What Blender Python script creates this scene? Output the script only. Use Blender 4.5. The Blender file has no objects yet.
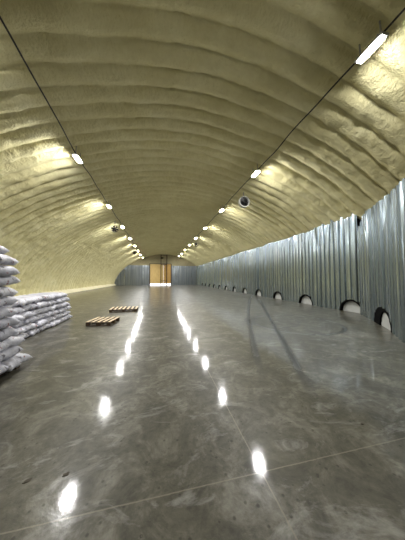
import bpy, bmesh, math, random
from mathutils import Vector, noise, Matrix

random.seed(7)
S = bpy.context.scene
COL = S.collection

# ------------------------------------------------------------------ camera, world, exposure
cam_d = bpy.data.cameras.new('camera')
cam_d.sensor_fit = 'VERTICAL'
cam_d.sensor_height = 24.0
cam_d.lens = 195.0 / 540.0 * 24.0
cam_d.clip_end = 300
cam = bpy.data.objects.new('camera', cam_d)
cam.location = (0, 0, 1.6)
cam.rotation_euler = (math.radians(92.35), 0, math.radians(-12.57))
COL.objects.link(cam)
S.camera = cam

world = bpy.data.worlds.new('daylight')
S.world = world
world.use_nodes = True
bg = world.node_tree.nodes['Background']
bg.inputs['Color'].default_value = (0.95, 0.97, 1.0, 1)
bg.inputs['Strength'].default_value = 2.0

S.view_settings.view_transform = 'Standard'
S.view_settings.look = 'None'
S.view_settings.gamma = 1.0
S.view_settings.use_curve_mapping = False
S.view_settings.exposure = 0.95
LAMP_STRENGTH = 520.0

# ------------------------------------------------------------------ material helpers
def new_mat(name):
    m = bpy.data.materials.new(name)
    m.use_nodes = True
    nt = m.node_tree
    return m, nt, nt.nodes['Principled BSDF']

def N(nt, kind, **kw):
    n = nt.nodes.new(kind)
    for k, v in kw.items():
        if k in n.inputs:
            n.inputs[k].default_value = v
        else:
            setattr(n, k, v)
    return n

def L(nt, a, b):
    nt.links.new(a, b)

def math_n(nt, op, a, b=None, c=None):
    n = nt.nodes.new('ShaderNodeMath')
    n.operation = op
    for i, v in enumerate((a, b, c)):
        if v is None:
            continue
        if isinstance(v, (int, float)):
            n.inputs[i].default_value = v
        else:
            L(nt, v, n.inputs[i])
    return n.outputs[0]

def ramp(nt, fac, stops):
    r = nt.nodes.new('ShaderNodeValToRGB')
    e = r.color_ramp.elements
    while len(e) < len(stops):
        e.new(0.5)
    for i, (p, c) in enumerate(stops):
        e[i].position = p
        e[i].color = (*c, 1) if len(c) == 3 else c
    L(nt, fac, r.inputs['Fac'])
    return r.outputs['Color']

def noise_n(nt, vec, scale, detail=4, rough=0.55, dist=0.0):
    n = nt.nodes.new('ShaderNodeTexNoise')
    n.inputs['Scale'].default_value = scale
    n.inputs['Detail'].default_value = detail
    n.inputs['Roughness'].default_value = rough
    n.inputs['Distortion'].default_value = dist
    if vec is not None:
        L(nt, vec, n.inputs['Vector'])
    return n.outputs['Fac']

def mix_rgb(nt, fac, a, b, mode='MIX'):
    n = nt.nodes.new('ShaderNodeMix')
    n.data_type = 'RGBA'
    n.blend_type = mode
    for sock, v in ((n.inputs[0], fac), (n.inputs[6], a), (n.inputs[7], b)):
        if isinstance(v, (int, float)):
            sock.default_value = v
        elif isinstance(v, tuple):
            sock.default_value = (*v, 1) if len(v) == 3 else v
        else:
            L(nt, v, sock)
    return n.outputs[2]

def mapping(nt, vec, scale):
    n = nt.nodes.new('ShaderNodeMapping')
    n.inputs['Scale'].default_value = scale
    L(nt, vec, n.inputs['Vector'])
    return n.outputs['Vector']

def geo_pos(nt):
    return nt.nodes.new('ShaderNodeNewGeometry').outputs['Position']

def obj_co(nt):
    return nt.nodes.new('ShaderNodeTexCoord').outputs['Object']

def bump(nt, bsdf, height, strength, distance):
    b = nt.nodes.new('ShaderNodeBump')
    b.inputs['Strength'].default_value = strength
    b.inputs['Distance'].default_value = distance
    L(nt, height, b.inputs['Height'])
    L(nt, b.outputs['Normal'], bsdf.inputs['Normal'])

def plain(name, col, rough=0.6, metal=0.0, var=0.12, scale=8.0):
    m, nt, b = new_mat(name)
    f = noise_n(nt, obj_co(nt), scale, 4)
    lo = tuple(c * (1 - var) for c in col)
    hi = tuple(min(1, c * (1 + var)) for c in col)
    L(nt, ramp(nt, f, [(0.3, lo), (0.7, hi)]), b.inputs['Base Color'])
    b.inputs['Roughness'].default_value = rough
    b.inputs['Metallic'].default_value = metal
    return m

# ---- sprayed foam
def foam_material(name, lo, mid, hi):
    m, nt, b = new_mat(name)
    p = geo_pos(nt)
    f = noise_n(nt, p, 0.7, 5, 0.6)
    f2 = noise_n(nt, p, 5.0, 4, 0.6)
    c = ramp(nt, f, [(0.3, lo), (0.5, mid), (0.72, hi)])
    c = mix_rgb(nt, 0.3, c, ramp(nt, f2, [(0.3, lo), (0.7, hi)]))
    L(nt, c, b.inputs['Base Color'])
    b.inputs['Roughness'].default_value = 0.62
    b.inputs['Specular IOR Level'].default_value = 0.3
    h = math_n(nt, 'ADD', noise_n(nt, p, 7.0, 5, 0.6), math_n(nt, 'MULTIPLY', noise_n(nt, p, 22.0, 3), 0.4))
    bump(nt, b, h, 0.9, 0.07)
    return m
M_FOAM = foam_material('sprayed_foam', (0.67, 0.605, 0.315), (0.76, 0.70, 0.395), (0.84, 0.79, 0.50))
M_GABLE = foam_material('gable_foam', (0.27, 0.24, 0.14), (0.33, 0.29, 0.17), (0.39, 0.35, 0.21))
M_KERB = foam_material('kerb_foam', (0.74, 0.68, 0.46), (0.80, 0.75, 0.54), (0.86, 0.82, 0.62))

# ---- polished concrete with joints and tyre marks
def floor_material():
    m, nt, b = new_mat('polished_concrete')
    p = geo_pos(nt)
    sep = nt.nodes.new('ShaderNodeSeparateXYZ')
    L(nt, p, sep.inputs[0])
    X, Y = sep.outputs['X'], sep.outputs['Y']
    big = noise_n(nt, p, 0.55, 6, 0.62, 0.6)
    mid = noise_n(nt, p, 2.3, 8, 0.72, 0.8)
    fine = noise_n(nt, p, 14.0, 5, 0.7)
    c1 = ramp(nt, big, [(0.30, (0.10, 0.10, 0.08)), (0.5, (0.18, 0.178, 0.153)), (0.70, (0.31, 0.31, 0.285))])
    c2 = ramp(nt, mid, [(0.36, (0.06, 0.059, 0.046)), (0.50, (0.16, 0.157, 0.132)), (0.66, (0.42, 0.42, 0.395))])
    c = mix_rgb(nt, 0.62, c1, c2)
    spk = ramp(nt, fine, [(0.32, (0.45, 0.45, 0.43)), (0.5, (1, 1, 1)), (0.68, (1.4, 1.4, 1.4))])
    c = mix_rgb(nt, 0.6, c, spk, 'MULTIPLY')
    vor = nt.nodes.new('ShaderNodeTexVoronoi')
    vor.inputs['Scale'].default_value = 13.0
    L(nt, p, vor.inputs['Vector'])
    dots = ramp(nt, vor.outputs['Distance'], [(0.10, (0.35, 0.34, 0.30)), (0.20, (1, 1, 1))])
    c = mix_rgb(nt, math_n(nt, 'MULTIPLY', math_n(nt, 'GREATER_THAN', mid, 0.47), 0.8), c, mix_rgb(nt, 1.0, c, dots, 'MULTIPLY'))
    c = mix_rgb(nt, 1.0, c, (0.39, 0.37, 0.32), 'MULTIPLY')
    # whitish scuffs
    sc = noise_n(nt, mapping(nt, p, (1.2, 2.6, 1)), 1.1, 7, 0.72, 1.2)
    scm = ramp(nt, sc, [(0.55, (0, 0, 0)), (0.74, (1, 1, 1))])
    c = mix_rgb(nt, math_n(nt, 'MULTIPLY', scm, 0.5), c, (0.36, 0.355, 0.335))
    # tyre marks: rings on the ground given by centre, radius, half width
    def circ3(a, b_, c_):
        ax, ay = a; bx, by = b_; cx, cy = c_
        d = 2 * (ax * (by - cy) + bx * (cy - ay) + cx * (ay - by))
        ux = ((ax*ax+ay*ay)*(by-cy) + (bx*bx+by*by)*(cy-ay) + (cx*cx+cy*cy)*(ay-by)) / d
        uy = ((ax*ax+ay*ay)*(cx-bx) + (bx*bx+by*by)*(ax-cx) + (cx*cx+cy*cy)*(bx-ax)) / d
        return ux, uy, math.hypot(ax - ux, ay - uy)
    wob = math_n(nt, 'MULTIPLY', math_n(nt, 'SUBTRACT', math_n(nt, 'ADD', math_n(nt, 'MULTIPLY', fine, 0.6), math_n(nt, 'MULTIPLY', mid, 0.6)), 0.6), 0.22)
    def ring(cx, cy, r, w, ylo, yhi, strength):
        dx = math_n(nt, 'SUBTRACT', X, cx)
        dy = math_n(nt, 'SUBTRACT', Y, cy)
        d = math_n(nt, 'SQRT', math_n(nt, 'ADD', math_n(nt, 'MULTIPLY', dx, dx), math_n(nt, 'MULTIPLY', dy, dy)))
        e = math_n(nt, 'ABSOLUTE', math_n(nt, 'ADD', math_n(nt, 'SUBTRACT', d, r), wob))
        k = nt.nodes.new('ShaderNodeMapRange')
        k.interpolation_type = 'SMOOTHSTEP'
        L(nt, e, k.inputs['Value'])
        k.inputs['From Min'].default_value = w * 0.5
        k.inputs['From Max'].default_value = w * 1.3
        k.inputs['To Min'].default_value = 1
        k.inputs['To Max'].default_value = 0
        g1 = nt.nodes.new('ShaderNodeMapRange')
        L(nt, Y, g1.inputs['Value'])
        g1.inputs['From Min'].default_value = ylo
        g1.inputs['From Max'].default_value = ylo + 1.2
        g2 = nt.nodes.new('ShaderNodeMapRange')
        L(nt, Y, g2.inputs['Value'])
        g2.inputs['From Min'].default_value = yhi
        g2.inputs['From Max'].default_value = yhi - 1.5
        wear = math_n(nt, 'ADD', math_n(nt, 'MULTIPLY', big, 0.7), 0.45)
        o = math_n(nt, 'MULTIPLY', math_n(nt, 'MULTIPLY', k.outputs[0], g1.outputs[0]), g2.outputs[0])
        return math_n(nt, 'MINIMUM', math_n(nt, 'MULTIPLY', math_n(nt, 'MULTIPLY', o, wear), strength * 1.35), 0.95)
    t1 = circ3((6.48, 13.18), (3.35, 6.9), (1.75, 3.2))
    t2 = circ3((6.21, 11.0), (3.84, 6.02), (2.15, 2.5))
    marks = None
    for (cx, cy, r), w, lo, hi, s in ((t1, 0.075, 2.6, 17.0, 0.9), (t2, 0.075, 2.0, 15.0, 0.95),
                                      ((4.75, 6.15, 1.45), 0.06, 3.4, 9.5, 0.85),
                                      ((4.1, 6.6, 0.95), 0.05, 4.0, 9.5, 0.75)):
        o = ring(cx, cy, r, w, lo, hi, s)
        marks = o if marks is None else math_n(nt, 'MAXIMUM', marks, o)
    c = mix_rgb(nt, marks, c, (0.02, 0.02, 0.018))
    # expansion joints
    def line(V, at, w):
        e = math_n(nt, 'ABSOLUTE', math_n(nt, 'SUBTRACT', V, at))
        return math_n(nt, 'LESS_THAN', e, w)
    wj = math_n(nt, 'MULTIPLY', math_n(nt, 'SUBTRACT', fine, 0.5), 0.01)
    Xw = math_n(nt, 'ADD', X, wj)
    Yw = math_n(nt, 'ADD', Y, wj)
    j = math_n(nt, 'MAXIMUM', line(Xw, 0.84, 0.006), line(Yw, 1.53, 0.005))
    for at in (7.6, 13.7, 19.8, 25.9, 32.0):
        j = math_n(nt, 'MAXIMUM', j, line(Yw, at, 0.01))
    c = mix_rgb(nt, math_n(nt, 'MULTIPLY', j, 0.5), c, (0.19, 0.17, 0.13))
    L(nt, c, b.inputs['Base Color'])
    r = ramp(nt, mid, [(0.3, (0.055,) * 3), (0.50, (0.085,) * 3), (0.68, (0.22,) * 3)])
    r = mix_rgb(nt, math_n(nt, 'MULTIPLY', marks, 0.8), r, (0.35, 0.35, 0.35))
    b.inputs['Roughness'].default_value = 0.42
    L(nt, r, b.inputs['Coat Roughness'])
    h2 = noise_n(nt, p, 55.0, 3, 0.6)
    cb = nt.nodes.new('ShaderNodeBump')
    cb.inputs['Strength'].default_value = 0.05
    cb.inputs['Distance'].default_value = 0.005
    L(nt, h2, cb.inputs['Height'])
    L(nt, cb.outputs['Normal'], b.inputs['Coat Normal'])
    b.inputs['Coat Weight'].default_value = 0.48
    b.inputs['Coat IOR'].default_value = 1.45
    b.inputs['IOR'].default_value = 1.5
    b.inputs['Specular IOR Level'].default_value = 0.2
    h = noise_n(nt, p, 55.0, 3, 0.6)
    bump(nt, b, h, 0.25, 0.005)
    return m
M_FLOOR = floor_material()

# ---- galvanised profiled sheet
def metal_material(name, lo, hi, rough):
    m, nt, b = new_mat(name)
    p = geo_pos(nt)
    f = noise_n(nt, mapping(nt, p, (3.0, 3.0, 0.10)), 1.0, 4, 0.6)
    c = ramp(nt, f, [(0.3, lo), (0.7, hi)])
    L(nt, c, b.inputs['Base Color'])
    b.inputs['Metallic'].default_value = 0.95
    L(nt, ramp(nt, f, [(0.3, (rough + 0.1,) * 3), (0.7, (rough - 0.06,) * 3)]), b.inputs['Roughness'])
    return m
M_METAL = metal_material('galvanised_sheet', (0.16, 0.205, 0.235), (0.44, 0.505, 0.555), 0.23)
M_METALB = metal_material('bluish_galvanised_sheet', (0.18, 0.205, 0.235), (0.42, 0.46, 0.50), 0.30)

M_BLACK = plain('black_rubber', (0.004, 0.004, 0.004), 0.95)
M_BLACK.node_tree.nodes['Principled BSDF'].inputs['Specular IOR Level'].default_value = 0.05
M_COVER = plain('pale_grey_board', (0.40, 0.41, 0.40), 0.6, 0, 0.08, 5)
M_CABLE = plain('black_cable', (0.012, 0.010, 0.008), 0.5)
M_HOUSING = plain('grey_lamp_housing', (0.45, 0.46, 0.47), 0.4, 0.6, 0.06)
M_BRACKET = plain('steel_bracket', (0.35, 0.35, 0.35), 0.4, 0.8, 0.06)
M_FANBLACK = plain('black_fan_enamel', (0.012, 0.012, 0.013), 0.45)
M_FANWHITE = plain('pale_fan_ring', (0.62, 0.62, 0.58), 0.45)
M_DARKSTEEL = plain('dark_brown_steel', (0.045, 0.028, 0.016), 0.5, 0.2)
M_DIRT = plain('dark_brown_dirt', (0.055, 0.045, 0.032), 0.85, 0, 0.3, 30)
M_SEAM = plain('red_brown_seam_thread', (0.22, 0.035, 0.03), 0.8, 0, 0.3, 30)
M_SILL = plain('pale_sill', (0.7, 0.7, 0.66), 0.5)

def wood_material(name, lo, hi, grain=(2, 18, 18)):
    m, nt, b = new_mat(name)
    v = mapping(nt, obj_co(nt), grain)
    f = noise_n(nt, v, 1.6, 6, 0.65, 0.5)
    L(nt, ramp(nt, f, [(0.28, lo), (0.72, hi)]), b.inputs['Base Color'])
    b.inputs['Roughness'].default_value = 0.7
    bump(nt, b, f, 0.3, 0.004)
    return m
M_DECK = wood_material('pale_pallet_wood', (0.50, 0.38, 0.23), (0.74, 0.61, 0.44), (18, 2, 18))
M_STRINGER = wood_material('dark_pallet_wood', (0.03, 0.018, 0.01), (0.085, 0.05, 0.028))
M_GATE = wood_material('yellow_gate_board', (0.58, 0.40, 0.15), (0.72, 0.53, 0.22), (3, 3, 0.8))
M_GATE2 = wood_material('orange_gate_board', (0.46, 0.27, 0.075), (0.58, 0.36, 0.11), (3, 3, 0.8))

# bulb light: only lit lamps emit
m, nt, b = new_mat('lit_diffuser')
b.inputs['Base Color'].default_value = (0.9, 0.9, 0.9, 1)
b.inputs['Emission Color'].default_value = (1.0, 0.99, 0.965, 1)
b.inputs['Emission Strength'].default_value = LAMP_STRENGTH
M_LIT = m

def sack_material():
    m, nt, b = new_mat('white_woven_sack')
    o = obj_co(nt)
    info = nt.nodes.new('ShaderNodeObjectInfo')
    add = nt.nodes.new('ShaderNodeVectorMath')
    add.operation = 'ADD'
    sc = nt.nodes.new('ShaderNodeVectorMath')
    sc.operation = 'SCALE'
    comb = nt.nodes.new('ShaderNodeCombineXYZ')
    for i in range(3):
        L(nt, info.outputs['Random'], comb.inputs[i])
    L(nt, comb.outputs[0], sc.inputs[0])
    sc.inputs['Scale'].default_value = 37.0
    L(nt, o, add.inputs[0])
    L(nt, sc.outputs[0], add.inputs[1])
    v = add.outputs[0]
    f = noise_n(nt, v, 5.0, 5, 0.6)
    c = ramp(nt, f, [(0.28, (0.42, 0.42, 0.47)), (0.52, (0.57, 0.57, 0.63)), (0.72, (0.70, 0.70, 0.76))])
    tint = ramp(nt, info.outputs['Random'], [(0.0, (0.82, 0.82, 0.85)), (1.0, (1.0, 1.0, 1.0))])
    c = mix_rgb(nt, 1.0, c, tint, 'MULTIPLY')
    # printed red and black flecks near the outer end of the sack
    sep = nt.nodes.new('ShaderNodeSeparateXYZ')
    L(nt, o, sep.inputs[0])
    near = math_n(nt, 'GREATER_THAN', sep.outputs['X'], 0.24)
    pr = noise_n(nt, v, 9.0, 3, 0.5)
    pm = math_n(nt, 'MULTIPLY', near, ramp(nt, pr, [(0.65, (0, 0, 0)), (0.68, (1, 1, 1))]))
    c = mix_rgb(nt, math_n(nt, 'MULTIPLY', pm, 0.85), c, (0.20, 0.05, 0.05))
    pr2 = noise_n(nt, mapping(nt, v, (1, 1.7, 1)), 8.0, 2, 0.5)
    pm2 = math_n(nt, 'MULTIPLY', near, ramp(nt, pr2, [(0.64, (0, 0, 0)), (0.68, (1, 1, 1))]))
    c = mix_rgb(nt, math_n(nt, 'MULTIPLY', pm2, 0.75), c, (0.06, 0.05, 0.07))
    L(nt, c, b.inputs['Base Color'])
    b.inputs['Roughness'].default_value = 0.42
    b.inputs['Specular IOR Level'].default_value = 0.5
    h = math_n(nt, 'ADD', noise_n(nt, mapping(nt, v, (2.0, 6.0, 6.0)), 3.0, 4, 0.6), 0.0)
    bump(nt, b, h, 0.6, 0.03)
    return m
M_SACK = sack_material()

# ------------------------------------------------------------------ object helpers
def link_bm(name, bm, mat, parent=None, smooth=False):
    me = bpy.data.meshes.new(name)
    bmesh.ops.recalc_face_normals(bm, faces=bm.faces)
    bm.to_mesh(me)
    bm.free()
    if smooth:
        for p in me.polygons:
            p.use_smooth = True
    me.materials.append(mat)
    o = bpy.data.objects.new(name, me)
    COL.objects.link(o)
    if parent:
        o.parent = parent
    return o

def thing(name, label, cat, loc=(0, 0, 0), rz=0.0, group=None):
    o = bpy.data.objects.new(name, None)
    o.empty_display_size = 0.1
    o.location = loc
    o.rotation_euler = (0, 0, rz)
    COL.objects.link(o)
    o['label'] = label
    o['category'] = cat
    if group:
        o['group'] = group
    return o

def tag(o, label, cat, group=None):
    o['label'] = label
    o['category'] = cat
    if group:
        o['group'] = group
    return o

def struct(o):
    o['kind'] = 'structure'
    return o

def dup(root, loc, rz, label, group=None):
    r = root.copy()
    COL.objects.link(r)
    r.location = loc
    r.rotation_euler = (0, 0, rz)
    r['label'] = label
    if group:
        r['group'] = group
    for ch in list(root.children):
        c = ch.copy()
        COL.objects.link(c)
        c.parent = r
        for g in list(ch.children):
            d = g.copy()
            COL.objects.link(d)
            d.parent = c
    return r

def add_box(bm, c, s, bev=0.0, rot=None):
    g = bmesh.ops.create_cube(bm, size=1.0)
    vs = g['verts']
    for v in vs:
        v.co = Vector((v.co.x * s[0], v.co.y * s[1], v.co.z * s[2]))
    if bev > 0:
        es = list({e for v in vs for e in v.link_edges})
        r = bmesh.ops.bevel(bm, geom=es, offset=bev, segments=2, affect='EDGES', profile=0.5)
        vs = list({v for f in r['faces'] for v in f.verts} | {v for v in vs if v.is_valid})
    for v in vs:
        if rot is not None:
            v.co = rot @ v.co
        v.co += Vector(c)
    return vs

def add_tube(bm, pts, r, n=8):
    rings = []
    for i, p in enumerate(pts):
        p = Vector(p)
        d = (Vector(pts[min(i + 1, len(pts) - 1)]) - Vector(pts[max(i - 1, 0)])).normalized()
        a = d.cross(Vector((0, 0, 1)))
        if a.length < 1e-4:
            a = Vector((1, 0, 0))
        a.normalize()
        b_ = d.cross(a)
        rings.append([bm.verts.new(p + r * (math.cos(2 * math.pi * k / n) * a + math.sin(2 * math.pi * k / n) * b_)) for k in range(n)])
    for i in range(len(rings) - 1):
        for k in range(n):
            bm.faces.new((rings[i][k], rings[i][(k + 1) % n], rings[i + 1][(k + 1) % n], rings[i + 1][k]))
    bm.faces.new(rings[0])
    bm.faces.new(list(reversed(rings[-1])))

def add_lathe_y(bm, prof, n=24, c=(0, 0, 0)):
    """closed profile [(y, r)] turned round the Y axis"""
    rings = []
    for k in range(n):
        t = 2 * math.pi * k / n
        rings.append([bm.verts.new((c[0] + r * math.cos(t), c[1] + y, c[2] + r * math.sin(t))) for y, r in prof])
    m_ = len(prof)
    for k in range(n):
        A, B = rings[k], rings[(k + 1) % n]
        for i in range(m_):
            q = (A[i], A[(i + 1) % m_], B[(i + 1) % m_], B[i])
            bm.faces.new(q)

ORD = ['zeroth', 'first', 'second', 'third', 'fourth', 'fifth', 'sixth', 'seventh', 'eighth', 'ninth', 'tenth', 'eleventh', 'twelfth', 'thirteenth', 'fourteenth']

# ------------------------------------------------------------------ the setting
Y_BACK, Y_REAR = 46.0, -7.0
AX, R, HA, EXPO = 1.1, 10.8, 7.3, 1.8
XR = 8.8

def vault_pt(u, inward=0.0):
    """u = 0..1 from the left foot over the crown to the right foot"""
    th = math.pi * (1 - u)
    c, s = math.cos(th), math.sin(th)
    x = math.copysign(abs(c) ** (2 / EXPO), c) * (R - inward)
    z = abs(s) ** (2 / EXPO) * (HA - inward)
    return AX + x, z

def vault_z(x, inward=0.1):
    q = min(1.0, abs(x - AX) / (R - inward))
    return (1 - q ** EXPO) ** (1 / EXPO) * (HA - inward)

# floor
bm = bmesh.new()
add_box(bm, (1.0, 19.6, -0.1), (24.5, 54.0, 0.2))
struct(link_bm('floor', bm, M_FLOOR))

# ribbed foam vault
def build_vault():
    bm = bmesh.new()
    per, sub = 0.56, 10
    ny = int((Y_BACK + 0.4 - Y_REAR) / per * sub)
    nu = 230
    rows = []
    for i in range(ny + 1):
        y = Y_REAR + i * per / sub
        row = []
        for k in range(nu + 1):
            u = k / nu
            cx, cz = vault_pt(u)
            seed = Vector((cx * 0.45, y * 0.25, cz * 0.45))
            wob = 0.05 * noise.noise(seed)
            ph = abs(math.sin(math.pi * (y + wob) / per)) ** 0.5
            lump = noise.noise(Vector((cx * 1.7, y * 1.9, cz * 1.7 + 5))) * 0.042 \
                + noise.noise(Vector((cx * 4.3, y * 3.6, cz * 4.3))) * 0.040 + noise.noise(Vector((cx * 8.0, y * 6.5, cz * 8.0))) * 0.012
            amp = 0.20 + 0.03 * noise.noise(Vector((cx * 0.5, math.floor((y + wob) / per) * 3.7, cz * 0.5)))
            x, z = vault_pt(u, amp * ph + lump)
            row.append(bm.verts.new((x, y, z - (0.05 if k in (0, nu) else 0))))
        rows.append(row)
    for i in range(ny):
        for k in range(nu):
            bm.faces.new((rows[i][k], rows[i][k + 1], rows[i + 1][k + 1], rows[i + 1][k]))
    return bm
bm = build_vault()
o = struct(link_bm('ceiling', bm, M_FOAM, smooth=True))
# foam has a thickness behind its face
# low sloped foam toe along the left foot
bm = bmesh.new()
prev = None
n = 170
for i in range(n + 1):
    y = Y_REAR + (Y_BACK - Y_REAR) * i / n
    j1 = 0.03 * noise.noise(Vector((0, y * 1.3, 3)))
    j2 = 0.03 * noise.noise(Vector((4, y * 1.7, 0)))
    pts = [(-10.0, -0.02), (-9.18 + j1, -0.02), (-9.20 + j1, 0.06 + j2), (-9.40 + j2, 0.26 + j1), (-9.55, 0.42 + j2), (-10.0, 0.5)]
    ring = [bm.verts.new((x, y, z)) for x, z in pts]
    if prev:
        for k in range(len(pts)):
            bm.faces.new((prev[k], prev[(k + 1) % 6], ring[(k + 1) % 6], ring[k]))
    else:
        bm.faces.new(ring)
    prev = ring
bm.faces.new(list(reversed(prev)))
struct(link_bm('trim_1', bm, M_KERB, smooth=True))

# profiled sheet ribbons
def ribbon(name, path, top_fn, mat, holes=(), step=0.025, pitch=0.29, depth=0.06, thick=0.004, flip=1.0, jag=0.06, seedk=0.0):
    """path: polyline in plan; each hole is (distance along it, radius)"""
    segs = []
    tot = 0.0
    for a, b_ in zip(path[:-1], path[1:]):
        a, b_ = Vector(a), Vector(b_)
        segs.append((tot, a, b_))
        tot += (b_ - a).length
    xs = set()
    n = int(tot / step)
    for i in range(n + 1):
        xs.add(round(i * tot / n, 4))
    bm = bmesh.new()
    prev = None
    for s in sorted(xs):
        for (s0, a, b_) in segs:
            if s >= s0 - 1e-6:
                cur = (s0, a, b_)
        s0, a, b_ = cur
        d = (b_ - a).normalized()
        nrm = Vector((-d.y, d.x)) * flip
        ph = (s % pitch) / pitch
        prof = max(-1.0, min(1.0, 2.9 * math.sin(2 * math.pi * ph))) * 0.5
        # every sheet of about 1.2 m sits a little differently
        sh = math.floor(s / 1.15)
        off = 0.012 * noise.noise(Vector((sh * 7.3, seedk, 1.1)))
        p = a + d * (s - s0) + nrm * (prof * depth + off)
        zb = 0.0
        for (hc, hr) in holes:
            q = hr[0] ** 2 - (s - hc) ** 2
            if q > 0:
                zb = max(zb, math.sqrt(q) * hr[1] / hr[0])
        zt = top_fn(p.x, p.y) + jag * noise.noise(Vector((sh * 3.1, seedk, 4.2))) + 0.5 * jag * noise.noise(Vector((s * 5.0, seedk, 0)))
        col = []
        nz = 7
        for k in range(nz + 1):
            z = zb + (zt - zb) * k / nz
            crumple = 0.0
            if k >= nz - 1:
                crumple = 0.05 * noise.noise(Vector((s * 4.5, z * 4.0, seedk)))
            w = p + nrm * (crumple + 0.01 * noise.noise(Vector((s * 0.7, z * 0.6, seedk + 9))))
            col.append(bm.verts.new((w.x, w.y, z)))
        if prev:
            for k in range(nz):
                bm.faces.new((prev[k], col[k], col[k + 1], prev[k + 1]))
        prev = col
    o = link_bm(name, bm, mat)
    md = o.modifiers.new('thickness', 'SOLIDIFY')
    md.thickness = thick
    md.offset = 0
    return struct(o)

HOLE_Y = [7.45 + 2.9 * k for k in range(12)]
HOLE_R = 0.56
def top_long(x, y):
    base = 4.40
    if y < 10.0:
        base += 0.50 * (10.0 - y) / 2.8
    return base
Y_JOINT = 7.12
ribbon('wall_right', [(XR, Y_BACK), (XR, Y_JOINT - 0.05)], top_long, M_METAL,
       holes=[(Y_BACK - y, (HOLE_R, HOLE_R)) for y in HOLE_Y], flip=1.0, jag=0.10, seedk=1.0)
NEAR = [(8.72, 6.98), (7.76, 5.66), (6.89, 4.62), (5.75, 3.50), (5.10, 2.85)]
def top_near(x, y):
    f = (8.72 - x) / (8.72 - 5.75)
    return 4.38 - 0.42 * f - 0.7 * max(0, 0.2 - f) / 0.2
def plen(path):
    return [0] + [sum((Vector(path[i + 1]) - Vector(path[i])).length for i in range(k + 1)) for k in range(len(path) - 1)]
NEAR_HOLE = 2.45
ribbon('wall_corner', NEAR, top_near, M_METAL, holes=[(NEAR_HOLE, (0.80, 0.60))], flip=1.0, seedk=5.0, jag=0.05)
ribbon('wall_corner_side', [(5.10, 2.85), (5.10, Y_REAR)], lambda x, y: 3.9, M_METAL, flip=1.0, seedk=8.0, step=0.0625)

# added black board standing in for the dark space behind the wall joint
bm = bmesh.new()
a_ = math.atan2(6.55 - 7.45, 9.35 - 8.86)
add_box(bm, (9.10, 7.0, 3.95), (1.05, 0.03, 1.9), 0.0, Matrix.Rotation(a_, 3, 'Z'))
struct(link_bm('joint_dark_board', bm, M_BLACK))

# rear end behind the camera
def gable(name, y, mat, opening=None, thick=0.2, inner=0.0):
    bm = bmesh.new()
    prof = []
    for k in range(65):
        x, z = vault_pt(k / 64, inner)
        prof.append((x, z))
    if opening:
        x0, x1, zt = opening
        left = [p for p in prof if p[0] < x0]
        right = [p for p in prof if p[0] > x1]
        mid = [(x0, vault_z(x0, inner))] + [p for p in prof if x0 <= p[0] <= x1] + [(x1, vault_z(x1, inner))]
        polys = [left + [(x0, vault_z(x0, inner)), (x0, -0.05)], [(x1, -0.05), (x1, vault_z(x1, inner))] + right, mid + [(x1, zt), (x0, zt)]]
    else:
        polys = [prof]
    for poly in polys:
        vs = [bm.verts.new((x, y, z)) for x, z in poly]
        f = bm.faces.new(vs)
        r = bmesh.ops.extrude_face_region(bm, geom=[f])
        bmesh.ops.translate(bm, vec=(0, thick, 0), verts=[v for v in r['geom'] if isinstance(v, bmesh.types.BMVert)])
    return struct(link_bm(name, bm, mat))
gable('wall_rear', Y_REAR - 0.02, M_GABLE)
GX0, GX1, GZ = -2.04, 2.74, 4.83
gable('wall_gable', Y_BACK + 0.12, M_GABLE, (GX0, GX1, GZ))

# sheets on the far end, either side of the gate
def top_far(x, y):
    return min(4.45, vault_z(x, 0.12) - 0.02)
ribbon('wall_back_left', [(-9.5, Y_BACK), (GX0 - 0.12, Y_BACK)], top_far, M_METALB, flip=-1.0, seedk=11.0, step=0.03125, jag=0.05)
ribbon('wall_back_right', [(GX1 + 0.12, Y_BACK), (XR - 0.05, Y_BACK)], top_far, M_METALB, flip=-1.0, seedk=14.0, step=0.03125, jag=0.05)

# yellow gate with a strip of daylight under it
gate = bpy.data.objects.new('door_1', None)
gate.location = (0, Y_BACK, 0)
COL.objects.link(gate)
gate['kind'] = 'structure'
GAP = 0.30
xm = 1.05
bm = bmesh.new()
z0, z1 = GAP, GZ
for r_ in range(4):
    h = (z1 - z0) / 4
    add_box(bm, ((GX0 + xm) / 2, 0.08, z0 + h * (r_ + 0.5)), (xm - GX0 - 0.03, 0.08, h - 0.03), 0.01)
add_box(bm, ((GX0 + xm) / 2, 0.13, (z0 + z1) / 2), (xm - GX0 - 0.02, 0.03, z1 - z0 - 0.02))
link_bm('wide_leaf', bm, M_GATE, gate)
bm = bmesh.new()
for r_ in range(4):
    h = (z1 - z0) / 4
    add_box(bm, ((GX1 + xm) / 2, 0.08, z0 + h * (r_ + 0.5)), (GX1 - xm - 0.03, 0.08, h - 0.03), 0.01)
add_box(bm, ((GX1 + xm) / 2, 0.13, (z0 + z1) / 2), (GX1 - xm - 0.02, 0.03, z1 - z0 - 0.02))
link_bm('narrow_leaf', bm, M_GATE2, gate)
for nm, cx, cz, sx, sz in (('gate_post', GX0 - 0.02, GZ / 2, 0.17, GZ), ('gate_post', GX1 + 0.02, GZ / 2, 0.17, GZ), ('gate_header', (GX0 + GX1) / 2, GZ + 0.04, GX1 - GX0 + 0.2, 0.1)):
    bm = bmesh.new()
    add_box(bm, (cx, 0.0, cz), (sx, 0.16, sz), 0.01)
    link_bm(nm, bm, M_DARKSTEEL, gate)

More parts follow.
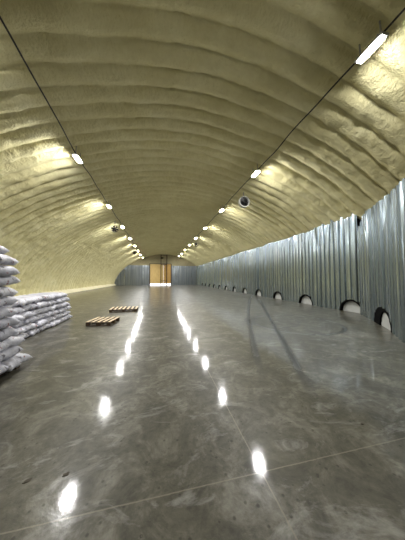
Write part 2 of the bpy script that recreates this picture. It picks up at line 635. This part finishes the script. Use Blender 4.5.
# tall two-post frame in front of the gate
fr = thing('hoist_frame', 'tall dark two-post steel frame standing in front of the yellow gate', 'frame', (0, Y_BACK - 0.35, 0))
for cx, w in ((0.42, 0.17), (1.74, 0.19)):
    bm = bmesh.new()
    add_box(bm, (cx, 0, 3.5), (w, 0.14, 7.0), 0.01)
    add_box(bm, (cx, 0, 0.01), (0.3, 0.3, 0.02))
    link_bm('post', bm, M_DARKSTEEL, fr)
for z in (0.95, 4.7, 6.75):
    bm = bmesh.new()
    add_box(bm, (1.08, 0, z), (1.16, 0.08, 0.09), 0.01)
    link_bm('crossbar', bm, M_DARKSTEEL, fr)
bm = bmesh.new()
add_box(bm, (0.62, -0.05, 6.2), (0.50, 0.25, 0.26), 0.03)
add_tube(bm, [(0.80, -0.05, 6.2), (0.98, -0.05, 6.2)], 0.08, 12)
link_bm('winch', bm, M_BLACK, fr)

# ------------------------------------------------------------------ half-round floor ducts in the right-hand wall
def duct_meshes(r, depth):
    """mouth in the plane x = 0, running towards +x; y is along the wall"""
    root = thing('duct_opening', 'half-round floor duct opening', 'duct', (0, 0, 0))
    bm = bmesh.new()
    n = 24
    ri, ro = r - 0.03, r + 0.03
    prof = []
    for k in range(n + 1):
        t = math.pi * k / n
        prof.append((math.cos(t), math.sin(t)))
    A = [[bm.verts.new((x, q * rr, max(0.0, s * rr))) for q, s in prof] for x, rr in ((-0.045, ri), (-0.045, ro), (depth, ro), (depth, ri))]
    for a in range(4):
        B, Cc = A[a], A[(a + 1) % 4]
        for k in range(n):
            bm.faces.new((B[k], B[k + 1], Cc[k + 1], Cc[k]))
    bm.faces.new([A[a][0] for a in range(4)])
    bm.faces.new([A[a][n] for a in range(4)])
    link_bm('collar', bm, M_BLACK, root, smooth=False)
    bm = bmesh.new()
    f = bm.faces.new([bm.verts.new((depth - 0.04, q * ri, max(0.0, s * ri))) for q, s in prof])
    e = bmesh.ops.extrude_face_region(bm, geom=[f])
    bmesh.ops.translate(bm, vec=(0.03, 0, 0), verts=[v for v in e['geom'] if isinstance(v, bmesh.types.BMVert)])
    link_bm('cover', bm, M_COVER, root)
    return root
duct0 = duct_meshes(HOLE_R, 0.15)
for k, y in enumerate(HOLE_Y):
    if k == 0:
        lab = 'half-round duct opening nearest the bend of the sheet wall, black rim and pale cover'
    elif k == len(HOLE_Y) - 1:
        lab = 'half-round duct opening at the far end of the row, nearest the gate wall'
    else:
        lab = '%s half-round duct opening along the long sheet wall, counted from the wall bend' % ORD[k + 1]
    if k == 0:
        duct0.location = (XR, y, 0.001)
        duct0['label'] = lab
        duct0['group'] = 'duct openings along the long sheet wall'
    else:
        dup(duct0, (XR, y, 0.001), 0, lab, 'duct openings along the long sheet wall')
# the torn one on the angled wall; black collar paints in its dark void
acc = 0
for a, b_ in zip(NEAR[:-1], NEAR[1:]):
    a, b_ = Vector(a), Vector(b_)
    if NEAR_HOLE <= acc + (b_ - a).length:
        pos = a + (b_ - a).normalized() * (NEAR_HOLE - acc)
        dr = (b_ - a).normalized()
        break
    acc += (b_ - a).length
near_rz = math.atan2(-dr.y, -dr.x) - math.pi / 2
t = thing('duct_opening', 'torn duct opening with ragged edge and black-painted void in the angled sheet wall nearest the camera', 'duct', (pos.x, pos.y, 0.001), near_rz)
bm = bmesh.new()
n = 36
rim = []
for x, q in ((-0.05, 0), (-0.05, 1), (0.05, 1), (0.05, 0)):
    row = []
    for k in range(n + 1):
        tt = math.pi * k / n
        rag = 0.05 * noise.noise(Vector((k * 0.7, 2.0, 0))) + 0.04 * noise.noise(Vector((k * 1.9, 7.0, 0)))
        if q == 1:
            yy, zz = math.cos(tt) * (0.82 + rag), math.sin(tt) * (0.62 + rag)
        else:
            yy, zz = -0.26 + math.cos(tt) * (0.48 + rag), math.sin(tt) * (0.50 + rag)
        row.append(bm.verts.new((x, yy, max(0, zz))))
    rim.append(row)
for a in range(4):
    for k in range(n):
        bm.faces.new((rim[a][k], rim[a][k + 1], rim[(a + 1) % 4][k + 1], rim[(a + 1) % 4][k]))
bm.faces.new([rim[a][0] for a in range(4)])
bm.faces.new([rim[a][n] for a in range(4)])
link_bm('collar', bm, M_BLACK, t)
bm = bmesh.new()
f = bm.faces.new([bm.verts.new((0.0, -0.24 + math.cos(math.pi * k / n) * 0.50, math.sin(math.pi * k / n) * 0.52)) for k in range(n + 1)])
e = bmesh.ops.extrude_face_region(bm, geom=[f])
bmesh.ops.translate(bm, vec=(0.03, 0, 0), verts=[v for v in e['geom'] if isinstance(v, bmesh.types.BMVert)])
link_bm('cover', bm, M_COVER, t)

# ------------------------------------------------------------------ lamps and their cables
def make_lamp():
    t = thing('ceiling_lamp', 'lit lamp', 'lamp', (0, 0, 0))
    bm = bmesh.new()
    add_box(bm, (0, 0, 0.045), (0.20, 0.56, 0.05), 0.018)
    for q in (-0.16, -0.08, 0, 0.08, 0.16):
        add_box(bm, (0, q, 0.08), (0.15, 0.012, 0.03))
    link_bm('housing', bm, M_HOUSING, t)
    bm = bmesh.new()
    n1, n2 = 8, 10
    rows = []
    for i in range(n1 + 1):
        a = math.pi * i / n1
        row = []
        for j in range(n2 + 1):
            yy = -0.25 + 0.5 * j / n2
            e = (1 - abs(yy / 0.25) ** 4) ** 0.5
            row.append(bm.verts.new((-0.085 * math.cos(a) * (0.6 + 0.4 * e), yy, 0.022 - 0.03 * math.sin(a) * e)))
        rows.append(row)
    for i in range(n1):
        for j in range(n2):
            bm.faces.new((rows[i][j], rows[i + 1][j], rows[i + 1][j + 1], rows[i][j + 1]))
    link_bm('diffuser', bm, M_LIT, t, smooth=True)
    for q in (-0.2, 0.2):
        bm = bmesh.new()
        add_box(bm, (0, q, 0.22), (0.025, 0.02, 0.32))
        add_box(bm, (0, q, 0.075), (0.21, 0.025, 0.012))
        link_bm('hanger', bm, M_BRACKET, t)
    return t

def left_x(kf):
    return -2.72 - 0.28 * min(1.0, max(0.0, kf)) - 0.06 * max(0.0, kf - 1)
LAMP_Y = [3.0 + 4.93 * k for k in range(9)]
def lamp_spot(side, k):
    y = LAMP_Y[k]
    if side < 0:
        x = left_x(k)
    else:
        x = 4.24
    return x, y, vault_z(x, 0.12) - 0.43
lamp0 = make_lamp()
LAMP_TILT = math.radians(4)
first = True
for side, nm in ((1, 'right'), (-1, 'left')):
    for k in range(9):
        p = lamp_spot(side, k)
        idx = k + 1
        if side > 0:
            lab = 'large lit lamp closest to the camera, on the right-hand ceiling cable' if k == 0 else \
                'lit lamp on the right-hand ceiling cable, %s from the camera' % ORD[idx]
        else:
            if k == 0:
                lab = 'lit lamp on the left-hand ceiling cable just beyond the picture corner'
            else:
                lab = 'nearest lit lamp seen on the left-hand ceiling cable' if k == 1 else \
                    'lit lamp on the left-hand ceiling cable, %s one seen from the camera' % ORD[k]
        g = 'lamps along the %s-hand ceiling cable' % nm
        if first:
            lamp0.location = p
            lamp0.rotation_euler = (0, -LAMP_TILT, 0)
            lamp0['label'] = lab
            lamp0['group'] = g
            first = False
        else:
            dup(lamp0, p, 0, lab, g).rotation_euler = (0, -side * LAMP_TILT, 0)

for side, nm in ((-1, 'left'), (1, 'right')):
    bm = bmesh.new()
    pts = []
    y = -1.5
    while y <= 45.5:
        kf = (y - 3.0) / 4.93
        x = left_x(kf) if side < 0 else 4.24
        x += 0.06 * noise.noise(Vector((y * 0.7, side * 5.0, 0))) * min(1, 4 * abs(kf - round(kf)))
        sag = 0.05 * (1 + math.cos(2 * math.pi * kf))
        pts.append((x, y, vault_z(x, 0.12) - 0.30 - sag * 0.3))
        y += 0.31
    add_tube(bm, pts, 0.019, 8)
    tag(link_bm('power_cable', bm, M_CABLE, smooth=True),
        'black power cable strung under the foam linking the %s-hand row of lamps' % nm, 'cable')

# ------------------------------------------------------------------ hanging circulation fans
def make_fan(ringmat, back):
    t = thing('ceiling_fan', 'fan', 'fan')
    bm = bmesh.new()
    add_lathe_y(bm, [(-0.10, 0.275), (-0.10, 0.315), (0.10, 0.315), (0.10, 0.275)] if back else [(-0.01, 0.29), (-0.01, 0.305), (0.01, 0.305), (0.01, 0.29)], 32)
    link_bm('ring', bm, ringmat, t)
    bm = bmesh.new()
    add_lathe_y(bm, [(-0.07, 0.001), (-0.07, 0.06), (0.06, 0.07), (0.14, 0.065), (0.14, 0.001)], 20)
    link_bm('motor', bm, M_FANBLACK, t, smooth=False)
    if not back:
        bm = bmesh.new()
        for q in range(3):
            a = math.pi * q / 3 + math.pi / 2
            add_tube(bm, [(0.298 * math.cos(a), 0.05, 0.298 * math.sin(a)), (-0.298 * math.cos(a), 0.0501, -0.298 * math.sin(a))], 0.006, 6)
        link_bm('guard', bm, M_FANBLACK, t)
    for k in range(6):
        bm = bmesh.new()
        a = 2 * math.pi * k / 6 + 0.2
        grid = []
        for i in range(5):
            rr = 0.06 + 0.20 * i / 4
            w = 0.045 + 0.055 * i / 4
            row = []
            for q in (-1, 0, 1):
                row.append(bm.verts.new((rr, 0.035 * q * (1 - 0.1 * i), w * q)))
            grid.append(row)
        for i in range(4):
            for j in range(2):
                bm.faces.new((grid[i][j], grid[i + 1][j], grid[i + 1][j + 1], grid[i][j + 1]))
        e = bmesh.ops.extrude_face_region(bm, geom=list(bm.faces))
        bmesh.ops.translate(bm, vec=(0, 0.008, 0), verts=[v for v in e['geom'] if isinstance(v, bmesh.types.BMVert)])
        bmesh.ops.rotate(bm, verts=bm.verts, cent=(0, 0, 0), matrix=Matrix.Rotation(a, 3, 'Y'))
        link_bm('blade', bm, M_FANBLACK, t)
    if back:
        bm = bmesh.new()
        add_lathe_y(bm, [(0.075, 0.06), (0.075, 0.276), (0.095, 0.276), (0.095, 0.06)], 28)
        link_bm('back_shield', bm, M_FANBLACK, t)
    bm = bmesh.new()
    add_box(bm, (0, 0.03, 0.48), (0.05, 0.04, 0.37))
    add_box(bm, (0, 0.03, 0.66), (0.18, 0.12, 0.02))
    link_bm('bracket', bm, M_BRACKET, t)
    return t
def fan_at(x, y):
    return (x, y, vault_z(x, 0.10) - 0.66)
f1 = make_fan(M_FANWHITE, True)
f1.location = fan_at(4.72, 10.25)
f1['label'] = 'round black fan with a pale ring, nearer one on the right of the ceiling'
f2 = make_fan(M_FANBLACK, False)
f2.location = fan_at(-3.55, 16.9)
f2['label'] = 'black six-bladed fan on the left of the ceiling, beside the third lamp seen'
dup(f2, fan_at(4.72, 25.0), 0, 'small distant black fan on the right of the ceiling, near the fifth lamp')
dup(f2, fan_at(-3.75, 31.6), 0, 'small distant black fan on the left of the ceiling, among the far lamps')

# ------------------------------------------------------------------ sacks
def make_sack(variant):
    Lx, Ly, T = 0.90, 0.54, 0.184
    rnd = random.Random(100 + variant)
    bm = bmesh.new()
    nx, ny = 26, 16
    top, bot = [], []
    ox = variant * 11.7
    for i in range(nx + 1):
        u = -1 + 2 * i / nx
        tr, br = [], []
        for j in range(ny + 1):
            v = -1 + 2 * j / ny
            edge = (1 - abs(u) ** 6.0) * (1 - abs(v) ** 4.5)
            h = T / 2 * max(edge, 0) ** 0.36
            x = u * Lx / 2 * (1 - 0.07 * (1 - v * v)) 
            y = v * Ly / 2 * (1 - 0.07 * (1 - u * u) + 0.03 * noise.noise(Vector((u * 2, ox, v))))
            e2 = max(0.0, 1 - edge)
            # crumpled ends and ears
            droop = -0.03 * abs(u) ** 7 + 0.07 * abs(u) ** 5 * noise.noise(Vector((v * 2.2, ox + u * 0.5, 3.0)))
            wr = 0.030 * noise.noise(Vector((u * 2.2 + ox, v * 3.5, 1.0))) * (1 if edge > 0.02 else 0) * min(1, 2.2 * e2 + 0.15)
            x += 0.015 * noise.noise(Vector((v * 4 + ox, u, 8.0))) * abs(u)
            tr.append((x, y, h + droop + min(0.004, wr)))
            br.append((x, y, -h * 0.98 + droop + max(-0.002, 0.5 * wr)))
        top.append(tr)
        bot.append(br)
    vt = [[bm.verts.new(p) for p in r] for r in top]
    vb = [[vt[i][j] if (i in (0, nx) or j in (0, ny)) else bm.verts.new(bot[i][j]) for j in range(ny + 1)] for i in range(nx + 1)]
    for i in range(nx):
        for j in range(ny):
            bm.faces.new((vt[i][j], vt[i + 1][j], vt[i + 1][j + 1], vt[i][j + 1]))
            q = [vb[i][j], vb[i][j + 1], vb[i + 1][j + 1], vb[i + 1][j]]
            try:
                bm.faces.new(q)
            except ValueError:
                pass
    edge_pts = [Vector(top[nx][j]) for j in range(ny + 1)]
    root = link_bm('sack', bm, M_SACK, smooth=True)
    bm = bmesh.new()
    add_tube(bm, [p + Vector((-0.022, 0, 0.0)) for p in edge_pts[1:-1]], 0.006, 6)
    s = link_bm('seam', bm, M_SEAM, root)
    s['label'] = 'red-brown stitched seam'
    return root
protos = [make_sack(v) for v in range(6)]
used = [False] * 6
def place_sack(x, y, z, rz, tilt, roll, label, group, v):
    if not used[v]:
        used[v] = True
        r = protos[v]
    else:
        r = protos[v].copy()
        COL.objects.link(r)
        for ch in list(protos[v].children):
            c = ch.copy()
            COL.objects.link(c)
            c.parent = r
    r.location = (x, y, z)
    r.rotation_euler = (roll, tilt, rz)
    tag(r, label, 'sack', group)

rs = random.Random(21)
PITCH = 0.176
# tall stack at the left edge, on a pallet; sacks lie end-out towards the hall
NL = 12
for lay in range(NL):
    taper = 0.58 * min(1.0, lay / 5) + (0.0, 0.1, 0.4)[max(0, lay - NL + 3)]
    xf = -2.30 - 0.26 * taper + rs.uniform(-0.05, 0.05)
    shift = (0.0 if lay % 2 == 0 else -0.10)
    for k in range(2):
        yc = 4.07 - 0.30 * taper - 0.53 * k + shift + rs.uniform(-0.02, 0.02)
        where = 'far' if k == 0 else 'near'
        layname = 'top layer' if lay == NL - 1 else ('bottom layer' if lay == 0 else '%s layer up' % ORD[lay + 1])
        lab = 'white sack in the tall stack at left edge, %s, %s side' % (layname, where)
        place_sack(xf - 0.44 + rs.uniform(-0.04, 0.05), yc, 0.066 + PITCH * (lay + 0.5), rs.uniform(-0.2, 0.2),
                   rs.uniform(-0.02, 0.05), rs.uniform(-0.05, 0.05), lab, 'white sacks of the tall stack', rs.randrange(6))
# long low stack behind it, on the floor
for lay in range(6):
    shift = 0.0 if lay % 2 == 0 else -0.16
    for k in range(7):
        yc = 8.58 - 0.535 * k + shift - 0.02 * lay + rs.uniform(-0.02, 0.02)
        xf = -3.34 - 0.02 * lay + rs.uniform(-0.04, 0.04)
        layname = 'top layer' if lay == 5 else ('bottom layer' if lay == 0 else '%s layer up' % ORD[lay + 1])
        pos_n = 'far end' if k == 0 else ('near end' if k == 6 else '%s from far end' % ORD[k + 1])
        lab = 'white sack in the long low stack, %s, %s' % (layname, pos_n)
        place_sack(xf - 0.44, yc, 0.003 + PITCH * (lay + 0.5), rs.uniform(-0.17, 0.17),
                   rs.uniform(-0.02, 0.04), rs.uniform(-0.04, 0.04), lab, 'white sacks of the long low stack', rs.randrange(6))

# ------------------------------------------------------------------ pallets
def make_pallet(label, loc, rz, w, d, nb, deck=None):
    t = thing('pallet', label, 'pallet', loc, rz)
    bw = w / nb * 0.50
    for k in range(nb):
        bm = bmesh.new()
        x = -w / 2 + bw / 2 + (w - bw) * k / (nb - 1)
        add_box(bm, (x, 0, 0.133), (bw, d, 0.022), 0.003)
        link_bm('deck_board', bm, deck or M_DECK, t)
    for q in (-1, 0, 1):
        y = q * (d / 2 - 0.05)
        bm = bmesh.new()
        add_box(bm, (0, y, 0.111), (w, 0.095, 0.022), 0.003)
        link_bm('stringer_board', bm, M_STRINGER, t)
        for p in (-1, 0, 1):
            bm = bmesh.new()
            add_box(bm, (p * (w / 2 - 0.06), y, 0.061), (0.12, 0.095, 0.078), 0.004)
            link_bm('block', bm, M_STRINGER, t)
        bm = bmesh.new()
        add_box(bm, (0, y, 0.011), (w, 0.095, 0.022), 0.003)
        link_bm('base_board', bm, M_STRINGER, t)
    return t
make_pallet('wooden pallet lying on the floor, the nearer of the two, beside the low sack stack', (-1.90, 7.58, 0), math.radians(-10), 0.80, 0.85, 5)
make_pallet('wooden pallet lying on the floor, the farther and wider of the two', (-1.64, 10.25, 0), math.radians(1), 1.22, 0.85, 7)
low = make_pallet('dark low pallet under the tall stack of white sacks at the left edge', (-2.90, 3.66, 0), math.radians(0), 0.95, 1.10, 7, M_STRINGER)
low.scale = (1, 1, 0.45)

# ------------------------------------------------------------------ bits lying on the floor
def clod(loc, s, rz, label, k):
    bm = bmesh.new()
    bmesh.ops.create_icosphere(bm, subdivisions=3, radius=1.0)
    for v in bm.verts:
        d = 1 + 0.35 * noise.noise(v.co * 1.6 + Vector((k * 5.0, 0, 0)))
        v.co = Vector((v.co.x * s[0] * d, v.co.y * s[1] * d, max(-0.001, v.co.z * s[2] * d)))
    o = link_bm('dirt_clod', bm, M_DIRT, smooth=True)
    o.location = loc
    o.rotation_euler = (0, 0, rz)
    tag(o, label, 'dirt')
clod((-1.0, 1.87, 0.001), (0.026, 0.017, 0.005), 0.5, 'dark brown flake of dirt on the floor, left one of the near pair', 1)
clod((-0.725, 1.86, 0.001), (0.024, 0.017, 0.005), 0.4, 'dark brown flake of dirt beside the left lamp reflection', 2)
clod((2.19, 1.77, 0.001), (0.022, 0.014, 0.008), 0.0, 'small black clod on the bare floor at the right, by the joint', 3)
